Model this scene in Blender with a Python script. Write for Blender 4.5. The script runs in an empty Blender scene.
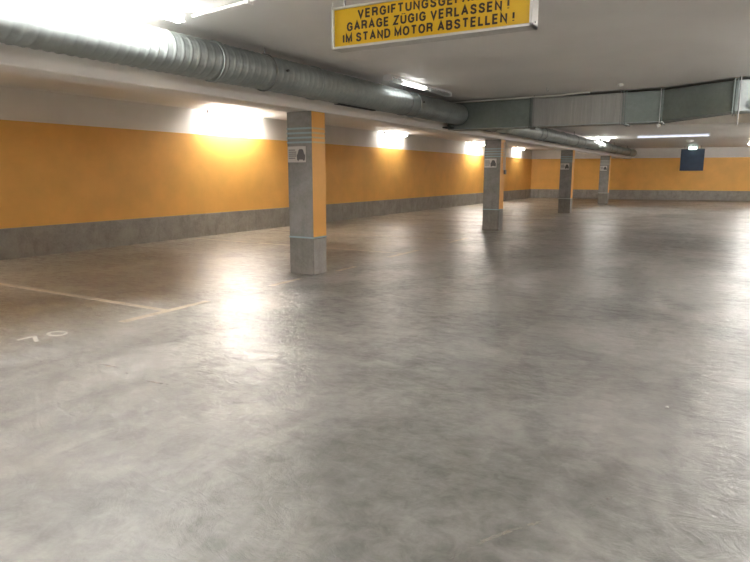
import bpy, bmesh, math, random
from mathutils import Vector, Matrix
random.seed(7)
C = bpy.context.scene.collection
PI = math.pi
EYE = 1.5

# ---------------------------------------------------------------- materials
def mat(name, col=(.5, .5, .5), rough=.6, metal=0, emit=None, es=0, spec=.5):
    m = bpy.data.materials.new(name); m.use_nodes = True
    b = m.node_tree.nodes['Principled BSDF']
    b.inputs['Base Color'].default_value = (*col, 1)
    b.inputs['Roughness'].default_value = rough
    b.inputs['Metallic'].default_value = metal
    b.inputs['Specular IOR Level'].default_value = spec
    if emit:
        b.inputs['Emission Color'].default_value = (*emit, 1)
        b.inputs['Emission Strength'].default_value = es
    return m

class NT:
    def __init__(s, m):
        s.t = m.node_tree; s.n = s.t.nodes; s.b = s.n['Principled BSDF']
    def new(s, k): return s.n.new(k)
    def link(s, a, b): s.t.links.new(a, b)
    def coord(s, scale=(1, 1, 1), loc=(0, 0, 0), rot=(0, 0, 0), obj=True):
        tc = s.new('ShaderNodeTexCoord'); mp = s.new('ShaderNodeMapping')
        mp.inputs['Scale'].default_value = scale; mp.inputs['Location'].default_value = loc
        mp.inputs['Rotation'].default_value = rot
        s.link(tc.outputs['Object'], mp.inputs['Vector']); return mp.outputs[0]
    def noise(s, v, scale, detail=4, rough=.55, dist=0):
        n = s.new('ShaderNodeTexNoise'); s.link(v, n.inputs['Vector'])
        n.inputs['Scale'].default_value = scale; n.inputs['Detail'].default_value = detail
        n.inputs['Roughness'].default_value = rough; n.inputs['Distortion'].default_value = dist
        return n.outputs['Fac']
    def ramp(s, f, stops):
        r = s.new('ShaderNodeValToRGB'); s.link(f, r.inputs[0])
        e = r.color_ramp.elements
        while len(e) < len(stops): e.new(.5)
        for x, (p, c) in zip(e, stops):
            x.position = p; x.color = (*c, 1) if isinstance(c, tuple) else (c, c, c, 1)
        return r.outputs[0]
    def mix(s, f, a, b, mode='MIX'):
        m = s.new('ShaderNodeMix'); m.data_type = 'RGBA'; m.blend_type = mode
        for i, v in ((0, f), (6, a), (7, b)):
            if isinstance(v, (int, float)): m.inputs[i].default_value = v
            elif isinstance(v, tuple): m.inputs[i].default_value = (*v, 1)
            else: s.link(v, m.inputs[i])
        return m.outputs[2]
    def math(s, op, a, b=0.0, c=None):
        m = s.new('ShaderNodeMath'); m.operation = op
        for i, v in enumerate((a, b) if c is None else (a, b, c)):
            if isinstance(v, (int, float)): m.inputs[i].default_value = v
            else: s.link(v, m.inputs[i])
        return m.outputs[0]
    def bump(s, h, st, dist=.01):
        b = s.new('ShaderNodeBump'); b.inputs['Strength'].default_value = st
        b.inputs['Distance'].default_value = dist; s.link(h, b.inputs['Height'])
        s.link(b.outputs[0], s.b.inputs['Normal'])

def painted(name, col, rough=.55, var=.08, scale=3, bump=.15):
    m = mat(name, col, rough); t = NT(m); v = t.coord()
    n = t.noise(v, scale, 5)
    d = tuple(c * (1 - var * 1.6) for c in col); l = tuple(min(1, c * (1 + var)) for c in col)
    t.link(t.ramp(n, [(.3, d), (.7, l)]), t.b.inputs['Base Color'])
    t.bump(t.noise(v, 60, 3), bump, .002); return m

def concrete(name, dark, light, rough=.75, streak=False):
    m = mat(name, light, rough); t = NT(m)
    v = t.coord(); n = t.noise(v, 2.6, 8, .65, .4)
    c = t.ramp(n, [(.32, dark), (.68, light)])
    vs = t.coord((3.0, 3.0, .6)); n2 = t.noise(vs, 2.2, 5, .6, .5)
    c = t.mix(t.ramp(n2, [(.5, 0.0), (.78, .55)]), c, tuple(x * .62 for x in dark))
    n3 = t.noise(v, 26, 4, .7)
    c = t.mix(t.ramp(n3, [(.4, 0.0), (.8, .35)]), c, tuple(min(1, x * 1.35) for x in light))
    t.link(c, t.b.inputs['Base Color'])
    t.bump(t.noise(v, 40, 5), .3, .004); return m

M = {}
M['orange'] = painted('orange_wall_paint', (.86, .46, .105), .5, .06, 1.4)
M['white_wall'] = painted('white_wall_paint', (.80, .77, .73), .6, .04, 1.2)
M['ceiling'] = painted('ceiling_paint', (.84, .82, .795), .5, .03, .8, .25)
M['plinth'] = concrete('plinth_concrete', (.24, .225, .20), (.38, .36, .325))
M['pillar'] = concrete('pillar_concrete', (.17, .167, .157), (.275, .27, .26))
M['pillar_base'] = concrete('pillar_base_concrete', (.15, .14, .125), (.24, .225, .205))
M['pale_base'] = concrete('pale_base_concrete', (.30, .28, .26), (.42, .40, .38))
M['yellow_face'] = painted('yellow_pillar_paint', (.86, .44, .10), .45, .05, 2)
M['pale_blue'] = painted('pale_blue_stripe', (.30, .42, .47), .45, .04)
M['pale_beige'] = painted('pale_beige_stripe', (.66, .50, .26), .45, .04)
M['pale_grey'] = painted('pale_grey_stripe', (.48, .49, .47), .45, .04)
M['line'] = mat('worn_line_paint', (.52, .45, .34), .55)
M['line_white'] = mat('white_marking_paint', (.66, .64, .60), .5)
M['white_metal'] = mat('white_enamel', (.75, .76, .76), .35)
M['dark'] = mat('dark_slot', (.02, .02, .022), .6)
M['black_text'] = mat('black_lettering', (.035, .02, .012), .5)
M['sign_yellow'] = painted('yellow_sign_face', (.74, .46, .012), .35, .04, 3, .02)
M['alu'] = mat('aluminium_frame', (.62, .61, .58), .38, .55)
M['rod'] = mat('steel_rod', (.25, .25, .25), .45, .8)
M['blue'] = painted('dark_blue_panel', (.018, .038, .080), .35, .15, 4, .02)
M['green_lit'] = mat('lit_exit_panel', (.8, 1, .9), .4, 0, (.72, 1, .90), .8)
M['plastic'] = mat('white_plastic', (.72, .71, .68), .4)
M['card'] = mat('placard_white', (.62, .60, .58), .45)
M['card_dark'] = mat('placard_print', (.10, .095, .10), .5)
M['card_grey'] = mat('placard_grey_print', (.26, .25, .25), .5)
LC = (1.0, .975, .93)
M['lamp_hot'] = mat('lit_tube', (.9, .9, .9), .4, 0, LC, 24)
M['lamp_mid'] = mat('lit_tube_medium', (.9, .9, .9), .4, 0, LC, 17)
M['lamp_low'] = mat('lit_tube_low', (.9, .9, .9), .4, 0, LC, 9)
M['lamp_dim'] = mat('lit_tube_weak', (.8, .8, .8), .4, 0, LC, 3.5)
M['lamp_off'] = mat('pale_blue_tube', (.75, .78, .86), .35, 0, (.80, .84, 1), .12)
# clear plastic of the weak lamp
cl = mat('ribbed_clear_cover', (.82, .84, .85), .22); M['clear'] = cl
cl.node_tree.nodes['Principled BSDF'].inputs['Transmission Weight'].default_value = .8

def galvanised(name, base, scale=(1, 1, 1), rough=.36):
    m = mat(name, base, rough, .72); t = NT(m); v = t.coord(scale)
    vo = t.new('ShaderNodeTexVoronoi'); t.link(v, vo.inputs['Vector']); vo.inputs['Scale'].default_value = 22
    n = t.noise(v, 1.3, 4)
    a = t.ramp(n, [(.3, tuple(c * .78 for c in base)), (.7, tuple(c * 1.12 for c in base))])
    bw = t.new('ShaderNodeRGBToBW'); t.link(vo.outputs['Color'], bw.inputs[0])
    c = t.mix(.22, a, t.ramp(bw.outputs[0], [(0.0, tuple(c * .7 for c in base)), (1.0, tuple(c * 1.2 for c in base))]))
    t.link(c, t.b.inputs['Base Color'])
    r = t.ramp(t.noise(v, 5, 4), [(.3, rough - .06), (.7, rough + .12)])
    t.link(r, t.b.inputs['Roughness'])
    t.bump(t.noise(v, 4, 2), .12, .01); return m
M['galv'] = galvanised('galvanised_duct', (.36, .40, .40), rough=.46)
M['galv_dark'] = galvanised('galvanised_box_duct', (.21, .245, .235), rough=.45)
M['galv_rib'] = galvanised('galvanised_ribbed_duct', (.33, .33, .315), (5, 1, .3), rough=.40)

# floor: trowelled, sealed concrete
def floor_mat():
    m = mat('polished_concrete', (.3, .29, .27), .3); t = NT(m)
    v = t.coord()
    big = t.noise(t.coord(loc=(3.1, .6, 0)), .50, 7, .62, .9)
    c = t.ramp(big, [(.41, (.085, .085, .080)), (.5, (.19, .185, .176)), (.58, (.38, .364, .350))])
    mid = t.noise(t.coord((1, 1.6, 1), rot=(0, 0, .6)), 1.5, 9, .68, 1.6)
    c = t.mix(.33, c, t.ramp(mid, [(.34, (.120, .118, .109)), (.66, (.34, .332, .313))]))
    fine = t.noise(v, 8, 8, .72, .6)
    c = t.mix(.32, c, t.ramp(fine, [(.36, (.09, .088, .082)), (.64, (.42, .41, .385))]))
    pour = t.noise(v, .36, 2.5, .5, .5)
    edge = t.ramp(pour, [(.5, 0.0), (.506, 1.0)])
    c = t.mix(t.math('MULTIPLY', edge, .2), c, (.44, .42, .40))
    # trowel arcs
    wv = t.new('ShaderNodeTexWave'); wv.wave_type = 'RINGS'; wv.inputs['Scale'].default_value = 1.1
    wv.inputs['Distortion'].default_value = 9; wv.inputs['Detail'].default_value = 4; wv.inputs['Detail Scale'].default_value = 1.2
    t.link(t.coord(loc=(2.2, -2.2, 0)), wv.inputs['Vector'])
    am = t.ramp(t.noise(v, .8, 3), [(.48, 0.0), (.66, 1.0)])
    arcs = t.ramp(wv.outputs['Fac'], [(.5, 0.0), (1.0, 1.0)])
    c = t.mix(t.math('MULTIPLY', t.math('MULTIPLY', am, arcs), .16), c, (.45, .43, .41))
    # dark scuffs, lengthwise
    sc = t.ramp(t.noise(t.coord((1.6, .6, 1), rot=(0, 0, .35)), 1.5, 5, .62, 1.0), [(.46, 0.0), (.78, 1.0)])
    c = t.mix(t.math('MULTIPLY', sc, .6), c, (.10, .098, .088))
    sx = t.new('ShaderNodeSeparateXYZ'); t.link(t.coord(), sx.inputs[0])
    bay = t.new('ShaderNodeMapRange'); t.link(sx.outputs[0], bay.inputs['Value'])
    bay.inputs['From Min'].default_value = -5.0; bay.inputs['From Max'].default_value = -6.3
    st = t.noise(t.coord((.7, 1.3, 1)), .95, 6, .62, .7)
    sf = t.math('MULTIPLY', bay.outputs[0], t.ramp(st, [(.36, 0.0), (.66, .85)]))
    c = t.mix(t.math('MULTIPLY', bay.outputs[0], .55), c, (.27, .21, .135))
    c = t.mix(sf, c, (.105, .078, .048))
    t.link(c, t.b.inputs['Base Color'])
    rn = t.noise(v, .8, 6, .6, .6); rf = t.noise(t.coord((1, 2.2, 1)), 5, 7, .72, .8)
    r = t.math('ADD', t.ramp(rn, [(.38, .31), (.64, .46)]), t.math('MULTIPLY', t.math('SUBTRACT', rf, .52), 1.1))
    r = t.math('MAXIMUM', r, .285)
    t.link(r, t.b.inputs['Roughness'])
    t.b.inputs['Specular IOR Level'].default_value = .62
    h = t.math('ADD', t.noise(t.coord((1, 1.6, 1)), 3.0, 8, .68, 1.2), t.math('MULTIPLY', fine, .35))
    t.bump(h, .6, .016)
    return m
M['floor'] = floor_mat()

# ---------------------------------------------------------------- mesh helpers
def box(bm, c, s, rz=0, mi=0):
    mtx = Matrix.Translation(c) @ Matrix.Rotation(rz, 4, 'Z') @ Matrix.Diagonal((*s, 1))
    r = bmesh.ops.create_cube(bm, size=1, matrix=mtx)
    for v in r['verts']:
        for f in v.link_faces: f.material_index = mi
    return r['verts']
def bevel(bm, w, seg=2):
    bmesh.ops.bevel(bm, geom=bm.edges[:], offset=w, segments=seg, affect='EDGES', profile=.5)
def tube(bm, pts, r, seg=12, cap=True):
    pts = [Vector(p) for p in pts]; rings = []
    for i, p in enumerate(pts):
        d = (pts[min(i + 1, len(pts) - 1)] - pts[max(i - 1, 0)]).normalized()
        a = d.orthogonal().normalized() if not rings else (prev - d * prev.dot(d)).normalized()
        prev = a; b = d.cross(a)
        rings.append([bm.verts.new(p + r * (math.cos(2 * PI * k / seg) * a + math.sin(2 * PI * k / seg) * b)) for k in range(seg)])
    for i in range(len(rings) - 1):
        for k in range(seg):
            bm.faces.new((rings[i][k], rings[i][(k + 1) % seg], rings[i + 1][(k + 1) % seg], rings[i + 1][k]))
    if cap:
        bm.faces.new(rings[0][::-1]); bm.faces.new(rings[-1])
def obj(name, bm, m, parent=None, loc=(0, 0, 0), smooth=False):
    bmesh.ops.recalc_face_normals(bm, faces=bm.faces[:])
    me = bpy.data.meshes.new(name); bm.to_mesh(me); bm.free()
    o = bpy.data.objects.new(name, me); C.objects.link(o)
    for x in (m if isinstance(m, (list, tuple)) else [m]): me.materials.append(x)
    if smooth:
        for p in me.polygons: p.use_smooth = True
    o.location = loc
    if parent: o.parent = parent
    return o
def tag(o, label=None, cat=None, group=None, kind=None):
    if label: o['label'] = label
    if cat: o['category'] = cat
    if group: o['group'] = group
    if kind: o['kind'] = kind
    return o
def empty(name, loc, rz=0):
    o = bpy.data.objects.new(name, None); C.objects.link(o); o.location = loc
    o.rotation_euler = (0, 0, rz); o.empty_display_size = .1; return o
def simple(name, c, s, m, parent=None, loc=(0, 0, 0), bw=0, rz=0):
    bm = bmesh.new(); box(bm, c, s, rz)
    if bw: bevel(bm, bw)
    return obj(name, bm, m, parent, loc)
def copy_tree(o, parent=None):
    c = o.copy(); C.objects.link(c)
    if parent: c.parent = parent
    for ch in list(o.children): copy_tree(ch, c)
    return c
GLYPH = {
 'A': (.62, [[(0, 0), (.31, 1), (.62, 0)], [(.12, .34), (.50, .34)]]),
 'B': (.54, [[(0, 0), (0, 1), (.34, 1), (.48, .92), (.50, .77), (.46, .60), (.34, .53), (0, .53)], [(.34, .53), (.50, .44), (.54, .27), (.48, .08), (.34, 0), (0, 0)]]),
 'D': (.56, [[(0, 0), (0, 1), (.30, 1), (.47, .90), (.56, .68), (.56, .32), (.47, .10), (.30, 0), (0, 0)]]),
 'E': (.46, [[(.46, 1), (0, 1), (0, 0), (.46, 0)], [(0, .52), (.42, .52)]]),
 'F': (.36, [[(.44, 1), (0, 1), (0, 0)], [(0, .50), (.38, .50)]]),
 'G': (.58, [[(.56, .72), (.50, .90), (.32, 1), (.13, .92), (.01, .70), (0, .34), (.10, .09), (.29, 0), (.48, .06), (.57, .20), (.57, .46), (.32, .46)]]),
 'H': (.54, [[(0, 0), (0, 1)], [(.54, 0), (.54, 1)], [(0, .52), (.54, .52)]]),
 'I': (.02, [[(.01, 0), (.01, 1)]]),
 'L': (.38, [[(0, 1), (0, 0), (.44, 0)]]),
 'M': (.68, [[(0, 0), (0, 1), (.34, .12), (.68, 1), (.68, 0)]]),
 'N': (.54, [[(0, 0), (0, 1), (.54, 0), (.54, 1)]]),
 'O': (.60, [[(.30, 0), (.10, .09), (0, .33), (0, .67), (.10, .91), (.30, 1), (.50, .91), (.60, .67), (.60, .33), (.50, .09), (.30, 0)]]),
 'R': (.56, [[(0, 0), (0, 1), (.36, 1), (.50, .92), (.53, .75), (.48, .57), (.34, .50), (0, .50)], [(.30, .50), (.47, .38), (.52, .08), (.56, 0)]]),
 'S': (.52, [[(.51, .74), (.44, .93), (.26, 1), (.08, .92), (.03, .75), (.10, .60), (.42, .44), (.51, .28), (.46, .08), (.27, 0), (.07, .07), (0, .27)]]),
 'T': (.56, [[(0, 1), (.56, 1)], [(.28, 1), (.28, 0)]]),
 'U': (.54, [[(0, 1), (0, .28), (.08, .07), (.27, 0), (.46, .07), (.54, .28), (.54, 1)]]),
 'V': (.58, [[(0, 1), (.29, 0), (.58, 1)]]),
 'Z': (.52, [[(0, 1), (.52, 1), (0, 0), (.52, 0)]]),
 '!': (.02, [[(.01, 1), (.01, .30)], [(.01, .08), (.01, 0)]]),
}
GLYPH['Ü'] = (.54, GLYPH['U'][1] + [[(.14, 1.24), (.14, 1.15)], [(.40, 1.24), (.40, 1.15)]])
def stroke_words(s, width, height, depth, st=.26):
    """one bmesh per word, lettering in the xz plane, facing -y, centred on x"""
    adv = []; x = 0
    for ch in s:
        if ch == ' ': adv.append(None); x += .36; continue
        adv.append(x); x += GLYPH[ch][0] + st + .13
    total = x - .13 - st; sx = width / total; sy = height
    out = []; bm = None
    for ch, x0 in zip(s, adv):
        if x0 is None:
            out.append(bm); bm = None; continue
        if bm is None: bm = bmesh.new()
        for line in GLYPH[ch][1]:
            n = len(line)
            P = [Vector(((x0 + px - total / 2) * sx, pz * sy)) for px, pz in line]
            hw = st * height / 2 * .92
            closed = (P[0] - P[-1]).length < 1e-6
            L_, R_ = [], []
            for i in range(n):
                if closed and i in (0, n - 1): d0, d1 = (P[-1] - P[-2]).normalized(), (P[1] - P[0]).normalized()
                else:
                    d0 = (P[i] - P[i - 1]).normalized() if i else (P[1] - P[0]).normalized()
                    d1 = (P[i + 1] - P[i]).normalized() if i < n - 1 else d0
                n0 = Vector((-d0.y, d0.x)); n1 = Vector((-d1.y, d1.x)); m_ = (n0 + n1)
                m_ = m_.normalized() if m_.length > .05 else n0
                k = hw / max(.42, m_.dot(n0)); L_.append(P[i] + m_ * k); R_.append(P[i] - m_ * k)
            ring = []
            for i in range(n):
                ring.append([bm.verts.new((q.x, y, q.y)) for q, y in ((L_[i], -depth / 2), (R_[i], -depth / 2), (R_[i], depth / 2), (L_[i], depth / 2))])
            for p_, q_ in zip(ring[:-1], ring[1:]):
                for k in range(4): bm.faces.new((p_[k], p_[(k + 1) % 4], q_[(k + 1) % 4], q_[k]))
            bm.faces.new(ring[0]); bm.faces.new(ring[-1])
    out.append(bm); return [b for b in out if b]

# ---------------------------------------------------------------- setting
XW, XR, Y0 = -11.05, 9.0, -9.0
ZC = 3.0
SL = .15; YF = 38.8                       # slightly skewed far wall: y = YF + SL*(x-XW)
ang = math.atan(SL)
def yfar(x): return YF + SL * (x - XW)

bm = bmesh.new()
vs = [bm.verts.new(p) for p in ((XW - .3, Y0 - .3, 0), (XR + .3, Y0 - .3, 0), (XR + .3, yfar(XR + .3) + .3, 0), (XW - .3, yfar(XW - .3) + .3, 0))]
f = bm.faces.new(vs); r = bmesh.ops.extrude_face_region(bm, geom=[f])
for v in r['geom']:
    if isinstance(v, bmesh.types.BMVert): v.co.z -= .3
tag(obj('floor', bm, M['floor']), 'grey polished concrete garage floor with dark stains and pale trowel marks', None, kind='structure')
bm = bmesh.new()
vs = [bm.verts.new(p) for p in ((XW - .3, Y0 - .3, ZC), (XR + .3, Y0 - .3, ZC), (XR + .3, yfar(XR + .3) + .3, ZC), (XW - .3, yfar(XW - .3) + .3, ZC))]
f = bm.faces.new(vs); r = bmesh.ops.extrude_face_region(bm, geom=[f])
for v in r['geom']:
    if isinstance(v, bmesh.types.BMVert): v.co.z += .3
tag(obj('ceiling', bm, M['ceiling']), 'plain pale grey painted concrete ceiling', None, kind='structure')

def wall(name, length, label):
    """wall along local +x, face towards local -y, painted bands as material slots"""
    bm = bmesh.new()
    box(bm, (length / 2, .15, .275), (length, .3, .55), mi=1)
    box(bm, (length / 2, .15, (.55 + 2.43) / 2), (length, .3, 2.43 - .55), mi=0)
    box(bm, (length / 2, .15, (2.43 + ZC) / 2), (length, .3, ZC - 2.43), mi=2)
    o = obj(name, bm, [M['orange'], M['plinth'], M['white_wall']])
    return tag(o, label, None, kind='structure')
def plinth(name, length, label):
    bm = bmesh.new(); box(bm, (length / 2, -.010, .2745), (length, .020, .547)); bevel(bm, .004, 1)
    return tag(obj(name, bm, M['plinth']), label, None, kind='structure')
L = yfar(XW) - Y0
for fn, nm, lb in ((wall, 'wall_left', 'long orange painted garage wall with white strip above'), (plinth, 'baseboard_left', 'grey concrete plinth along the long orange wall')):
    o = fn(nm, L, lb); o.rotation_euler.z = PI / 2; o.location = (XW, Y0, 0)
LF = (XR - XW) / math.cos(ang)
for fn, nm, lb in ((wall, 'wall_back', 'far orange garage wall with white strip above'), (plinth, 'baseboard_back', 'grey concrete plinth along the far orange wall')):
    o = fn(nm, LF, lb); o.rotation_euler.z = ang; o.location = (XW, YF, 0)
o = wall('wall_right', yfar(XR) - Y0, 'orange garage side wall right of the aisle'); o.rotation_euler.z = -PI / 2; o.location = (XR, yfar(XR), 0)
o = wall('wall_front', XR - XW, 'orange garage wall behind the viewpoint'); o.rotation_euler.z = PI; o.location = (XR, Y0, 0)

# concrete beams (part of the ceiling)
bm = bmesh.new()
box(bm, (-5.525, (Y0 + yfar(-5.5)) / 2, (2.395 + ZC) / 2), (.45, yfar(-5.5) - Y0, ZC - 2.395)); bevel(bm, .01, 1)
tag(obj('trim_1', bm, M['ceiling']), 'pale concrete ceiling beam running over the row of pillars', None, kind='structure')
bm = bmesh.new()
xa, xb = -4.55, XR
def ybm(x): return 13.02 + .30 * (x + 4.55)
pts = [(xa, ybm(xa)), (xb, ybm(xb)), (xb, ybm(xb) + .45), (xa, ybm(xa) + .45)]
lo = [bm.verts.new((x, y, 2.50)) for x, y in pts]; hi = [bm.verts.new((x, y, ZC)) for x, y in pts]
bm.faces.new(lo); bm.faces.new(hi)
for k in range(4): bm.faces.new((lo[k], lo[(k + 1) % 4], hi[(k + 1) % 4], hi[k]))
tag(obj('trim_2', bm, M['ceiling']), 'pale concrete cross beam behind the rectangular duct', None, kind='structure')

# ---------------------------------------------------------------- pillars
PY = [7.3, 15.7, 24.1, 32.3]
PX = -5.525; PW = .45; PD = .33; PT = 2.395
names = ['nearest and largest grey concrete pillar with yellow right face, just left of the photo centre',
         'second grey concrete pillar from the viewer, with a white conduit and switch box on its yellow face',
         'third concrete pillar from the viewer, dark grey with a bright yellow edge',
         'farthest concrete pillar of the row, small and pale before the far wall']
for i, y in enumerate(PY):
    t = empty('concrete_pillar', (PX, y + PD / 2, 0)); tag(t, names[i], 'pillar', 'row of concrete pillars')
    bm = bmesh.new(); box(bm, (0, 0, (.55 + PT) / 2), (PW, PD, PT - .55)); bevel(bm, .008, 1)
    obj('shaft', bm, M['pillar'], t)
    bm = bmesh.new(); box(bm, (0, 0, .275), (PW, PD, .55)); bevel(bm, .012, 2)
    bm.faces.ensure_lookup_table()
    o = obj('plinth', bm, M['pillar_base'], t); o['label'] = 'darker bare concrete foot of the pillar'
    tag(simple('plinth_side', (PW / 2 + .003, 0, .272), (.006, PD - .02, .536), M['pale_base'], t), 'pale grey side of the foot')
    bm = bmesh.new(); box(bm, (PW / 2 + .003, 0, (.56 + PT) / 2), (.006, PD - .004, PT - .56 - .01))
    tag(obj('painted_face', bm, M['yellow_face'], t), 'yellow painted side facing the aisle')
    # thin ring on top of the plinth
    ringm = M['pale_blue'] if i < 2 else M['pale_grey']
    bm = bmesh.new()
    box(bm, (0, -PD / 2 - .003, .562), (PW + .006, .006, .022)); box(bm, (PW / 2 + .008, 0, .562), (.006, PD, .022))
    tag(obj('ring_stripe', bm, ringm, t), 'thin pale stripe above the foot')
    for k in range(4):
        bm = bmesh.new(); z = 2.155 - k * .066
        box(bm, (0, -PD / 2 - .002, z), (PW, .004, .026), mi=0)
        box(bm, (PW / 2 + .008, 0, z), (.005, PD, .026), mi=1)
        o = obj('pale_stripe', bm, [M['pale_blue'] if i < 3 else M['pale_grey'], M['pale_beige']], t)
        o['label'] = 'pale horizontal stripe near the top'
# placards: fixed to the pillar and lifted off on their own
plabs = ['white placard with dark car picture on the nearest pillar', 'white placard with dark car picture on the second pillar from the viewer',
         'small white placard on the third pillar from the viewer', 'tiny white placard on the farthest pillar']
def placard():
    t = empty('placard', (0, 0, 0))
    bm = bmesh.new(); box(bm, (0, 0, 0), (.33, .006, .23)); bevel(bm, .002, 1); obj('plate', bm, M['card'], t)
    # car seen from the front with a flat outline
    pro = [(-.062, -.055), (-.045, -.072), (-.028, -.055), (.028, -.055), (.045, -.072), (.062, -.055), (.066, -.005), (.052, .012), (.036, .055),
           (.018, .066), (-.018, .066), (-.036, .055), (-.052, .012), (-.066, -.005)]
    bm = bmesh.new()
    f = bm.faces.new([bm.verts.new((.080 + x * 1.15, -.0055, z * 1.25 - .008)) for x, z in pro])
    r = bmesh.ops.extrude_face_region(bm, geom=[f])
    for v in r['geom']:
        if isinstance(v, bmesh.types.BMVert): v.co.y += .002
    obj('car_picture', bm, M['card_dark'], t)
    bm = bmesh.new()
    for k, (w, z) in enumerate(((.12, .062), (.14, .032), (.14, .004), (.14, -.024), (.12, -.055))):
        box(bm, (-.075 + (w - .14) / 2, -.0042, z), (w, .002, .020))
    obj('printed_lines', bm, M['card_grey'], t)
    return t
pp = placard()
for i, y in enumerate(PY):
    t = pp if i == 0 else copy_tree(pp)
    t.location = (-5.575, y - .0035, 1.785); tag(t, plabs[i], 'sign', 'placards on the pillars')

# conduit on the second pillar
t = empty('wall_conduit', (-5.28, 16.0, 1.5)); tag(t, 'white conduit with a small switch box on the second pillar', 'conduit')
bm = bmesh.new(); tube(bm, [(.018, -.04, .1), (.018, -.04, .82)], .014); obj('pipe', bm, M['plastic'], t, smooth=True)
bm = bmesh.new(); tube(bm, [(.018, -.15, .1), (.018, -.15, .82), ], .011); obj('pipe', bm, M['plastic'], t, smooth=True)
bm = bmesh.new(); box(bm, (.028, -.04, .05), (.05, .09, .11)); bevel(bm, .006); obj('switch_box', bm, M['rod'], t)

# ---------------------------------------------------------------- floor markings
def decal(name, polys, m, label, cat, group=None):
    bm = bmesh.new()
    for p in polys:
        n = len(p); a = [bm.verts.new((x, y, .0012)) for x, y in p]; bm.faces.new(a)
        b = [bm.verts.new((x, y, .0001)) for x, y in p]; bm.faces.new(b[::-1])
        for k in range(n): bm.faces.new((a[k], b[k], b[(k + 1) % n], a[(k + 1) % n]))
    return tag(obj(name, bm, m), label, cat, group)
def worn(name, col, lo, hi, sc=7):
    m = mat(name, col, .5); t = NT(m)
    n = t.noise(t.coord(), sc, 6, .7, .3); t.link(t.ramp(n, [(lo, 0.0), (hi, 1.0)]), t.b.inputs['Alpha'])
    return m
WL = worn('worn_bay_line', (.52, .455, .355), .0, .5, 3); WF = worn('faint_bay_line', (.58, .51, .40), .15, .55)
WW = worn('worn_white', (.56, .54, .50), .20, .48, 14); WF2 = worn('very_faint_line', (.48, .44, .38), .48, .72, 5)
def rect(x0, y0, x1, y1): return [(x0, y0), (x1, y0), (x1, y1), (x0, y1)]
baylab = {4.53: 'nearest T shaped bay line, left of the nearest pillar', 10.22: 'T shaped bay line on the floor right of the nearest pillar', 12.95: 'faint bay line beyond the second bay right of the nearest pillar', 7.4: 'short worn bay line stub just left of the nearest pillar foot'}
for y, h in ((4.53, .6), (10.22, .6)):
    decal('bay_line', [rect(-10.9, y - .04, -5.35, y + .04), rect(-5.35, y - h, -5.25, y + h)], WL if h == .6 else WF, baylab[y], 'floor line', 'painted bay lines')
decal('bay_line', [rect(-10.9, 12.91, -5.35, 12.99), rect(-5.35, 12.4, -5.26, 13.5)], WF, baylab[12.95], 'floor line', 'painted bay lines')
decal('bay_line', [rect(-5.34, 6.3, -5.26, 6.95)], WF, baylab[7.4], 'floor line', 'painted bay lines')
decal('bay_line', [rect(-5.27, 7.80, -5.19, 8.35)], WF, 'worn bay line stub just right of the nearest pillar foot', 'floor line', 'painted bay lines')
for y in (18.6, 21.4, 27.0, 29.8):
    decal('bay_line', [rect(-10.9, y - .04, -5.35, y + .04), rect(-5.35, y - .5, -5.26, y + .5)], WF,
          {18.6: 'faint distant bay line just beyond the second pillar', 21.4: 'faint distant bay line between second and third pillars, nearer the third', 27.0: 'faint distant bay line just beyond the third pillar', 29.8: 'faint distant bay line nearest the farthest pillar'}[y], 'floor line', 'painted bay lines')
def digits(s, x, y, w, hgt, label):
    # reading direction +y, foot of each digit towards the aisle (+x)
    polys = []; st = .035
    for k, ch in enumerate(s):
        yc = y + k * (w + .07)
        if ch == '7':
            polys.append(rect(x - hgt / 2, yc - w / 2, x - hgt / 2 + st, yc + w / 2))
            polys.append([(x - hgt / 2 + st, yc + w / 2 - st * 1.2), (x - hgt / 2 + st, yc + w / 2), (x + hgt / 2, yc - w * .05), (x + hgt / 2, yc - w * .05 - st)])
        elif ch == '1':
            polys.append(rect(x - hgt / 2, yc - st / 2, x + hgt / 2, yc + st / 2))
            polys.append([(x - hgt / 2, yc - st / 2), (x - hgt / 2 + .07, yc - .10), (x - hgt / 2 + .10, yc - .08), (x - hgt / 2 + .05, yc - st / 2)])
        else:
            n = 28
            for q in range(n):
                a0, a1 = 2 * PI * q / n, 2 * PI * (q + 1) / n
                o_ = lambda a, r: (x + math.cos(a) * (hgt / 2 - r), yc + math.sin(a) * (w / 2 - r))
                polys.append([o_(a0, 0), o_(a1, 0), o_(a1, st), o_(a0, st)])
    return decal('bay_number', polys, WW, label, 'floor marking', 'painted bay numbers')
digits('70', -5.44, 3.08, .17, .22, 'worn white bay number 70 on the floor at the left edge')
digits('71', -5.40, 5.80, .16, .22, 'worn white bay number 71 on the floor left of the nearest pillar')

def scratch(p, q, w_, label):
    d = (Vector(q) - Vector(p)).normalized(); n_ = Vector((-d.y, d.x)) * w_ / 2; n = 10; top = []; bot = []
    for k in range(n + 1):
        c_ = Vector(p).lerp(Vector(q), k / n) + Vector((-d.y, d.x)) * .03 * math.sin(k * .7); top.append(tuple(c_ + n_)); bot.append(tuple(c_ - n_))
    decal('floor_scratch', [top + bot[::-1]], WF2, label, 'scratch', 'pale scratches in the concrete')
scratch((-.86, 1.95), (-.22, 3.15), .018, 'long pale scratch in the concrete at the bottom right of centre')
scratch((-4.25, 2.92), (-3.4, 2.84), .02, 'short pale scratch in the concrete at the left in front of the bay line')

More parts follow.
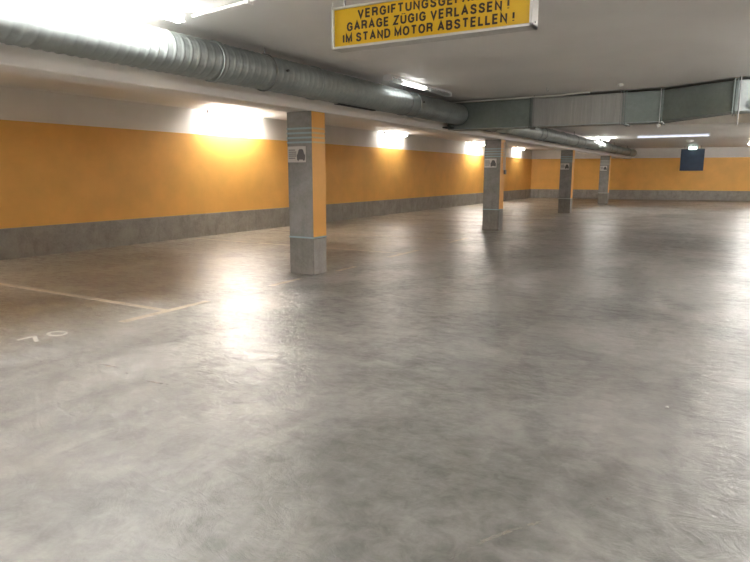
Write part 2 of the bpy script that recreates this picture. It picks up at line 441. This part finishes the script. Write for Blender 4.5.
# ---------------------------------------------------------------- round spiral duct
DX, DZ, DR = -5.02, 2.712, .200
def spiral(name, y0, y1, x, z, r, m, parent, dy=.014, seg=40, pitch=.105, amp=.008):
    bm = bmesh.new(); n = int((y1 - y0) / dy); rings = []
    for i in range(n + 1):
        y = y0 + (y1 - y0) * i / n; ring = []
        for k in range(seg):
            a = 2 * PI * k / seg
            ph = (y / pitch - k / seg) % 1
            d = min(ph, 1 - ph) / .13
            rr = r + amp * max(0, 1 - d * d)
            ring.append(bm.verts.new((x + rr * math.cos(a), y, z + rr * math.sin(a))))
        rings.append(ring)
    for i in range(n):
        for k in range(seg):
            bm.faces.new((rings[i][k], rings[i][(k + 1) % seg], rings[i + 1][(k + 1) % seg], rings[i + 1][k]))
    bm.faces.new(rings[0]); bm.faces.new(rings[-1][::-1])
    return obj(name, bm, m, parent, smooth=True)
def collar(parent, y, x, z, r, w=.07):
    bm = bmesh.new(); seg = 40
    prof = [(-w / 2, r + .004), (-w / 2, r + .016), (-w / 2 + .01, r + .020), (-w / 2 + .02, r + .012), (w / 2 - .02, r + .012), (w / 2 - .01, r + .020), (w / 2, r + .016), (w / 2, r + .004)]
    rings = [[bm.verts.new((x + rr * math.cos(2 * PI * k / seg), y + yy, z + rr * math.sin(2 * PI * k / seg))) for k in range(seg)] for yy, rr in prof]
    for i in range(len(rings) - 1):
        for k in range(seg): bm.faces.new((rings[i][k], rings[i][(k + 1) % seg], rings[i + 1][(k + 1) % seg], rings[i + 1][k]))
    return obj('coupling', bm, M['galv'], parent, smooth=True)
def duct_hanger(parent, y, x, z, r):
    bm = bmesh.new(); seg = 32
    tube(bm, [(x + (r + .014) * math.cos(a), y, z + (r + .014) * math.sin(a)) for a in [2 * PI * k / seg for k in range(seg + 1)]], .008, 6)
    h = obj('hanger_band', bm, M['rod'], parent, smooth=True)
    bm = bmesh.new(); tube(bm, [(x + .02, y, z + r), (x + .02, y, ZC - .002)], .008, 8); obj('hanger_rod', bm, M['rod'], h)
def grille(parent, y0, y1, x, z, r):
    bm = bmesh.new(); seg = 8; a0, a1 = math.radians(-104), math.radians(-80); n = 12
    g = []
    for i in range(n + 1):
        y = y0 + (y1 - y0) * i / n
        g.append([bm.verts.new((x + (r + .013) * math.cos(a0 + (a1 - a0) * k / seg), y, z + (r + .013) * math.sin(a0 + (a1 - a0) * k / seg))) for k in range(seg + 1)])
    fs = [bm.faces.new((g[i][k], g[i][k + 1], g[i + 1][k + 1], g[i + 1][k])) for i in range(n) for k in range(seg)]
    r_ = bmesh.ops.extrude_face_region(bm, geom=fs)
    for v in r_['geom']:
        if isinstance(v, bmesh.types.BMVert):
            d = Vector((v.co.x - x, 0, v.co.z - z)).normalized(); v.co += d * .012
    return tag(obj('intake_grille', bm, M['dark'], parent), 'dark slot under the duct')
t = empty('round_duct', (0, 0, 0)); tag(t, 'large galvanised spiral duct running from upper left along the beam to the rectangular duct', 'duct', 'round ventilation ducts')
spiral('duct_pipe', -8.98, 12.12, DX, DZ, DR, M['galv'], t)
for y in (-6.9, -3.9, -.9, 2.1, 5.1, 6.95, 9.95): collar(t, y, DX, DZ, DR)
for y in (-5, -1.6, 2.1, 5.95, 9.58): duct_hanger(t, y, DX, DZ, DR)
for a, b in ((7.55, 8.6),): grille(t, a, b, DX, DZ, DR)
for y in (6.15, 9.98):
    bm = bmesh.new(); tube(bm, [(DX + DR * .9, y, DZ + .03), (DX + DR + .03, y, DZ + .035)], .014, 10); obj('bolt', bm, M['dark'], t)
t = empty('round_duct', (0, 0, 0)); tag(t, 'farther galvanised spiral duct with open end, beyond the rectangular duct', 'duct', 'round ventilation ducts')
D2 = .185
# tube with an open, hollow far end
bm = bmesh.new(); y0, y1 = 12.735, 38.2; n = int((y1 - y0) / .03); seg = 32; rings = []
for i in range(n + 1):
    y = y0 + (y1 - y0) * i / n
    ring = []
    for k in range(seg):
        a = 2 * PI * k / seg; ph = (y / .25 - k / seg) % 1; d = min(ph, 1 - ph) / .13
        rr = D2 + .008 * max(0, 1 - d * d); ring.append(bm.verts.new((-5.02 + rr * math.cos(a), y, 2.685 + rr * math.sin(a))))
    rings.append(ring)
for rr, yy in ((D2 - .01, y1), (D2 - .01, y1 - .6)):
    rings.append([bm.verts.new((-5.02 + rr * math.cos(2 * PI * k / seg), yy, 2.685 + rr * math.sin(2 * PI * k / seg))) for k in range(seg)])
for i in range(len(rings) - 1):
    for k in range(seg): bm.faces.new((rings[i][k], rings[i][(k + 1) % seg], rings[i + 1][(k + 1) % seg], rings[i + 1][k]))
bm.faces.new(rings[-1])
obj('duct_pipe', bm, M['galv'], t, smooth=True)
for y in (15.0, 18.0, 21.0, 24.0, 27.0, 30.0, 33.0, 36.0, 38.15): collar(t, y, -5.02, 2.685, D2)
for y in (14.2, 18.5, 22.8, 27.1, 31.4, 35.7): duct_hanger(t, y, -5.02, 2.685, D2)
for a, b in ((13.2, 14.0), (18.9, 20.2), (25.2, 26.6), (30.6, 32.0)): grille(t, a, b, -5.02, 2.685, D2)

# ---------------------------------------------------------------- rectangular duct across the aisle
t = empty('rectangular_duct', (0, 0, 0)); tag(t, 'grey rectangular sheet metal duct crossing the aisle below the ceiling', 'duct')
ZT, ZB, YA, YB = 2.955, 2.425, 12.15, 12.72
def hexa(bm, a, b):
    """loft between two rectangles a,b : (x, y0, y1, z0, z1)"""
    q = [[bm.verts.new((x, y, z)) for y, z in ((y0, z0), (y1, z0), (y1, z1), (y0, z1))] for x, y0, y1, z0, z1 in (a, b)]
    for k in range(4): bm.faces.new((q[0][k], q[0][(k + 1) % 4], q[1][(k + 1) % 4], q[1][k]))
    bm.faces.new(q[0]); bm.faces.new(q[1])
def seg_part(a, b, m, ribs=0):
    bm = bmesh.new(); hexa(bm, a, b)
    if ribs:
        for k in range(1, ribs):
            x = a[0] + (b[0] - a[0]) * k / ribs
            box(bm, (x, YA - .004, (ZT + ZB) / 2), (.030, .016, ZT - ZB - .05)); 
    return obj('duct_section', bm, m, t)
S = [(-5.27, YA, YB, ZB, ZT), (-3.52, YA, YB, ZB, ZT), (-1.80, YA, YB, ZB, ZT), (-1.19, YA, YB, ZB, ZT), (-.06, 11.45, 12.02, 2.483, 2.955), (XR, 11.45, 12.02, 2.483, 2.955)]
seg_part(S[0], S[1], M['galv_dark']); seg_part(S[1], S[2], M['galv_rib'], 9); seg_part(S[2], S[3], M['galv_dark']); seg_part(S[3], S[4], M['galv_dark']); seg_part(S[4], S[5], M['galv'])
for k, (x, y0, y1, z0, z1) in enumerate(S[1:5]):
    bm = bmesh.new(); e = .03
    for xx, w in ((x - .022, .016), (x + .022, .016)):
        box(bm, (xx, y0 - e / 2, (z0 + z1) / 2), (w, e, z1 - z0 + 2 * e)); box(bm, (xx, y1 + e / 2, (z0 + z1) / 2), (w, e, z1 - z0 + 2 * e))
        box(bm, (xx, (y0 + y1) / 2, z0 - e / 2), (w, y1 - y0, e)); box(bm, (xx, (y0 + y1) / 2, z1 + e / 2 - .008), (w, y1 - y0, e - .016))
    obj('flange', bm, M['galv_dark'], t)
bm = bmesh.new(); box(bm, ((-5.27 - 1.19) / 2, YA - .012, ZB - .005), (4.08, .03, .012)); obj('edge_strip', bm, M['galv'], t)
for x in (-3.45, -1.86, -1.2):
    bm = bmesh.new(); tube(bm, [(x, YA - .055, ZB - .04), (x, YA - .055, ZC - .002)], .007, 8); obj('hanger_rod', bm, M['rod'], t)
bm = bmesh.new(); tube(bm, [(.0, 11.38, 2.27), (.0, 11.38, ZC - .002)], .010, 8); obj('hanger_rod', bm, M['rod'], t)
bm = bmesh.new(); tube(bm, [(x_, YA - .055, ZB - .045) for x_ in (-3.5, -3.4)], .02, 8); obj('hanger_foot', bm, M['rod'], t)
# dark plate where the round duct meets the box
bm = bmesh.new(); box(bm, (-5.24, YA - .12, ZB + .03), (.20, .22, .03)); obj('end_plate', bm, M['dark'], t)
# round stub right of the transition, dark mouth
bm = bmesh.new(); tube(bm, [(.21, 11.44, 2.585), (.21, 11.34, 2.585)], .075, 20); st = obj('outlet_stub', bm, M['galv'], t, smooth=False)
bm = bmesh.new(); tube(bm, [(.21, 11.345, 2.585), (.21, 11.335, 2.585)], .064, 20); obj('outlet_mouth', bm, M['dark'], st)
# conduit along the ceiling in front of the box duct
bm = bmesh.new(); tube(bm, [(-5.25, 11.95, 2.935), (-4.7, 11.98, 2.95), (-3.0, 12.02, 2.965), (-2.4, 12.03, 2.985)], .012, 8)
tag(obj('ceiling_conduit', bm, M['plastic'], smooth=True), 'thin pale conduit under the ceiling along the rectangular duct', 'conduit')
bm = bmesh.new(); tube(bm, [(-4.52, 4.36, 2.965), (-3.75, 4.28, 2.975), (-2.0, 4.1, 2.977), (2.5, 3.65, 2.977)], .013, 10)
o = obj('ceiling_conduit', bm, M['plastic'], smooth=True); tag(o, 'white conduit crossing the ceiling from the nearest lamp at top left', 'conduit')
bm = bmesh.new()
bm.free()
for x, y in ((-3.75, 4.28), (-2.0, 4.1)): simple('clip', (x, y, 2.975), (.03, .06, .05), M['white_metal'], o)

# ---------------------------------------------------------------- lamps
def lamp(length, dm, label, loc, rz, group, w=.11, clear=False):
    t = empty('fluorescent_lamp', loc, rz); tag(t, label, 'lamp', group)
    h = length / 2
    bm = bmesh.new(); box(bm, (0, 0, -.0201), (w * .62, length, .04)); bevel(bm, .006); obj('housing', bm, M['white_metal'], t)
    # arched diffuser
    bm = bmesh.new(); n = 14; A0 = math.radians(-38); prof = [(w * .48 * math.cos(A0 + (PI - 2 * A0) * k / n), -.062 - .034 * math.sin(A0 + (PI - 2 * A0) * k / n)) for k in range(n + 1)]
    if clear:
        rings = [[bm.verts.new((x, y, z)) for x, z in prof] for y in [-h + .03 + (length - .06) * q / 60 for q in range(61)]]
        for i, rg in enumerate(rings):
            for v in rg: v.co.z -= .003 * (i % 2)
    else:
        rings = [[bm.verts.new((x, y, z)) for x, z in prof] for y in (-h + .03, h - .03)]
    for a, b in zip(rings[:-1], rings[1:]):
        for k in range(n): bm.faces.new((a[k], a[k + 1], b[k + 1], b[k]))
    bm.faces.new(rings[0]); bm.faces.new(rings[-1])
    obj('diffuser', bm, dm, t, smooth=False)
    for s in (-1, 1):
        bm = bmesh.new(); box(bm, (0, s * (h - .018), -.060), (w * 1.02, .036, .078)); bevel(bm, .008); obj('end_cap', bm, M['white_metal'], t)
    return t
HL = ZC
# bay lamps near the long wall
for y, l, dm, lb in ((11.75, 1.9, M['lamp_hot'], 'brightest lamp on the ceiling by the long wall, left of the nearest pillar'),
                 (20.2, 1.7, M['lamp_low'], 'lamp by the long wall between the nearest and second pillars, with visible white housing'),
                 (28.7, 1.7, M['lamp_hot'], 'lamp by the long wall seen just left of the second pillar'),
                 (3.1, 1.7, M['lamp_mid'], 'added unseen fill lamp by the long wall left of the frame'),  # unseen, added to light the near end of the wall
                 (35.6, 1.5, M['lamp_low'], 'farthest lamp by the long wall near the far corner')):
    lamp(l, dm, lb, (-10.86, y, HL), 0, 'lamps along the long wall')
lamp(2.2, M['lamp_mid'], 'glaring lamp on the ceiling above the round duct at top left', (-4.62, 3.22, HL), 0, 'lamps above the round duct')
w = lamp(2.3, M['clear'], 'weakly lit ribbed clear lamp above the round duct in the photo centre', (-4.66, 9.55, HL), 0, 'lamps above the round duct', clear=True, w=.16)
bm = bmesh.new(); tube(bm, [(0, -.65, -.052), (0, .12, -.052)], .012, 10); obj('tube', bm, M['lamp_dim'], w)
lamp(1.5, M['lamp_mid'], 'small bright lamp above the farther round duct', (-4.75, 27.4, HL), 0, 'lamps above the round duct')
w = lamp(2.55, M['lamp_off'], 'long pale bluish lamp lying crosswise on the far ceiling', (-2.12, 26.6, HL), PI / 2, None, w=.22)
# right-hand row of lamps (the first ones lie right of the frame)
rl = ['far lamp on the ceiling at the right edge before the far wall']
lamp(1.5, M['lamp_mid'], rl[0], (1.28, 35.2, HL), PI / 2, 'crosswise lamps right of the aisle')
for y, lb in ((27.2, 'lamp right of the frame level with the third pillar'), (20.5, 'lamp right of the frame beyond the second pillar'),
              (9.2, 'lamp right of the frame before the rectangular duct'), (1.5, 'lamp right of the frame nearest the viewpoint')):
    lamp(1.5, M['lamp_hot'], lb, (1.32 if y > 5 else 2.6, y, HL), PI / 2, 'crosswise lamps right of the aisle')
for y, lb in ((-4.5, 'added fill lamp in the unseen right half of the hall behind the viewpoint'), (4.8, 'added fill lamp in the unseen right half of the hall level with the hanging sign'), (14.5, 'added fill lamp in the unseen right half of the hall beyond the rectangular duct'), (24.0, 'added fill lamp in the unseen right half of the hall level with the third pillar'), (32.0, 'added fill lamp in the unseen right half of the hall level with the farthest pillar')):
    lamp(1.5, M['lamp_hot'], lb, (6.2, y, HL), PI / 2, 'added fill lamps in the unseen right half')  # unseen row, added to brighten and even out the hall
lamp(1.5, M['lamp_mid'], 'lamp on the ceiling behind the viewpoint', (-1.2, -1.6, HL), PI / 2, None)

# ---------------------------------------------------------------- hanging yellow sign
W_, H_, D_ = 1.335, .262, .12
t = empty('warning_sign', (-1.698, 3.5, 2.31)); tag(t, 'yellow hanging warning sign with black German lettering in an aluminium frame', 'sign')
bm = bmesh.new(); box(bm, (0, D_ / 2, H_ / 2), (W_ - .03, .09, H_ - .03)); obj('face', bm, M['sign_yellow'], t)
bm = bmesh.new(); fw = .016
box(bm, (0, D_ / 2, fw / 2), (W_, D_, fw)); box(bm, (0, D_ / 2, H_ - fw / 2), (W_, D_, fw))
box(bm, (-W_ / 2 + fw / 2, D_ / 2, H_ / 2), (fw, D_, H_)); box(bm, (W_ / 2 - fw / 2, D_ / 2, H_ / 2), (fw, D_, H_)); bevel(bm, .002, 1)
obj('frame', bm, M['alu'], t)
for s_, wd, zb in (('VERGIFTUNGSGEFAHR !', .91, .180), ('GARAGE ZÜGIG VERLASSEN !', 1.075, .110), ('IM STAND MOTOR ABSTELLEN !', 1.14, .040)):
    for bm in stroke_words(s_, wd, .045, .003):
        obj('lettering', bm, M['black_text'], t, (-.012, .0135, zb))
for x in (-.60, .60):
    bm = bmesh.new(); tube(bm, [(x, D_ / 2, H_), (x, D_ / 2, ZC - 2.31 - .001)], .006, 8); obj('hanging_rod', bm, M['rod'], t)
bm = bmesh.new(); tube(bm, [(-W_ / 2 - .012 + .012 * math.cos(a), .05, .26 + .05 * math.sin(a)) for a in [PI / 2 + PI * k / 8 for k in range(9)]], .004, 6)
obj('hook', bm, M['alu'], t)
for z in (.03, H_ - .03):
    bm = bmesh.new(); tube(bm, [(W_ / 2 - .001, .06, z), (W_ / 2 + .004, .06, z)], .006, 8); obj('screw', bm, M['rod'], t)

# ---------------------------------------------------------------- blue panel and exit light at the far wall
yp = 37.4
t = empty('hanging_panel', (-1.93, yp, 1.68)); tag(t, 'square dark blue panel hanging before the far orange wall', 'panel')
bm = bmesh.new(); box(bm, (0, 0, .57), (1.10, .06, 1.12)); bevel(bm, .01); obj('board', bm, M['blue'], t)
bm = bmesh.new()
for x in (-.56, .56): box(bm, (x, 0, .57), (.02, .07, 1.16))
for z in (0, 1.14): box(bm, (0, 0, z), (1.14, .07, .02))
obj('frame', bm, mat('panel_frame', (.05, .06, .09), .5), t)
for x in (-.4, .4):
    bm = bmesh.new(); tube(bm, [(x, 0, 1.14), (x, 0, ZC - 1.68 - .001)], .01, 8); obj('hanging_rod', bm, M['rod'], t)
t = empty('exit_light', (-1.90, 36.6, 2.74)); tag(t, 'small lit greenish white exit light above the dark blue panel', 'exit light')
bm = bmesh.new(); box(bm, (0, 0, .10), (.38, .05, .14)); bevel(bm, .008); obj('lit_panel', bm, M['green_lit'], t)
bm = bmesh.new(); box(bm, (0, 0, .20), (.54, .09, .05)); bevel(bm, .008); obj('housing', bm, M['white_metal'], t)
bm = bmesh.new(); tube(bm, [(0, 0, .22), (0, 0, .259)], .02, 8); obj('mount', bm, M['rod'], t)

# small ceiling fittings
def dome(name, loc, r, label):
    bm = bmesh.new(); n = 8; seg = 20; rings = []
    prof = [(r, 0), (r, -r * .35), (r * .9, -r * .6), (r * .6, -r * .85), (r * .25, -r * .95)]
    for rr, z in prof: rings.append([bm.verts.new((rr * math.cos(2 * PI * k / seg), rr * math.sin(2 * PI * k / seg), z)) for k in range(seg)])
    for a, b in zip(rings[:-1], rings[1:]):
        for k in range(seg): bm.faces.new((a[k], a[(k + 1) % seg], b[(k + 1) % seg], b[k]))
    bm.faces.new(rings[-1]); bm.faces.new(rings[0])
    return tag(obj(name, bm, M['plastic'], None, loc), label, 'detector', 'ceiling detectors')
dome('smoke_detector', (-1.74, 30.9, ZC - .001), .15, 'small round white detector on the ceiling above the dark blue panel')
dome('smoke_detector', (-1.765, 11.3, ZC - .001), .05, 'small white detector on the ceiling before the rectangular duct')
bm = bmesh.new(); tube(bm, [(0, 0, .0), (0, 0, -.05), (.012, 0, -.065), (.03, 0, -.06), (.032, 0, -.045)], .004, 6)
tag(obj('ceiling_hook', bm, M['rod'], None, (-2.95, 11.1, ZC - .001)), 'tiny steel hook in the ceiling before the rectangular duct', 'hook')
bm = bmesh.new(); bmesh.ops.create_uvsphere(bm, u_segments=14, v_segments=8, radius=.035)
o = obj('duct_sensor', bm, M['plastic'], None, (-1.21, YA - .058, ZB - .077)); tag(o, 'small white round sensor under the rectangular duct where it bends', 'sensor')

bm = bmesh.new(); bmesh.ops.create_icosphere(bm, subdivisions=1, radius=.012)
for v in bm.verts: v.co.z *= .5; v.co.x *= 1 + .4 * random.random()
tag(obj('paper_scrap', bm, M['plastic'], None, (-.233, 4.184, .007)), 'tiny white scrap lying on the open floor at the right', 'litter')

# ---------------------------------------------------------------- camera
f = 605.0; cy = 281; hz = 174
pitch = math.atan((cy - hz) / f); yaw = math.atan(357 / math.hypot(f, cy - hz))
cam = bpy.data.cameras.new('camera'); co = bpy.data.objects.new('camera', cam); C.objects.link(co)
cam.sensor_fit = 'HORIZONTAL'; cam.sensor_width = 36; cam.lens = 36 * f / 750
cam.clip_start = .05; cam.clip_end = 200
co.location = (0, 0, EYE); co.rotation_euler = (PI / 2 - pitch, 0, yaw)
bpy.context.scene.camera = co

w = bpy.data.worlds.new('world'); bpy.context.scene.world = w; w.use_nodes = True
w.node_tree.nodes['Background'].inputs[0].default_value = (.5, .5, .5, 1)
w.node_tree.nodes['Background'].inputs[1].default_value = 0.0
vsn = bpy.context.scene.view_settings
vsn.view_transform = 'Standard'; vsn.look = 'None'; vsn.gamma = 1; vsn.use_curve_mapping = False
vsn.exposure = 3.0
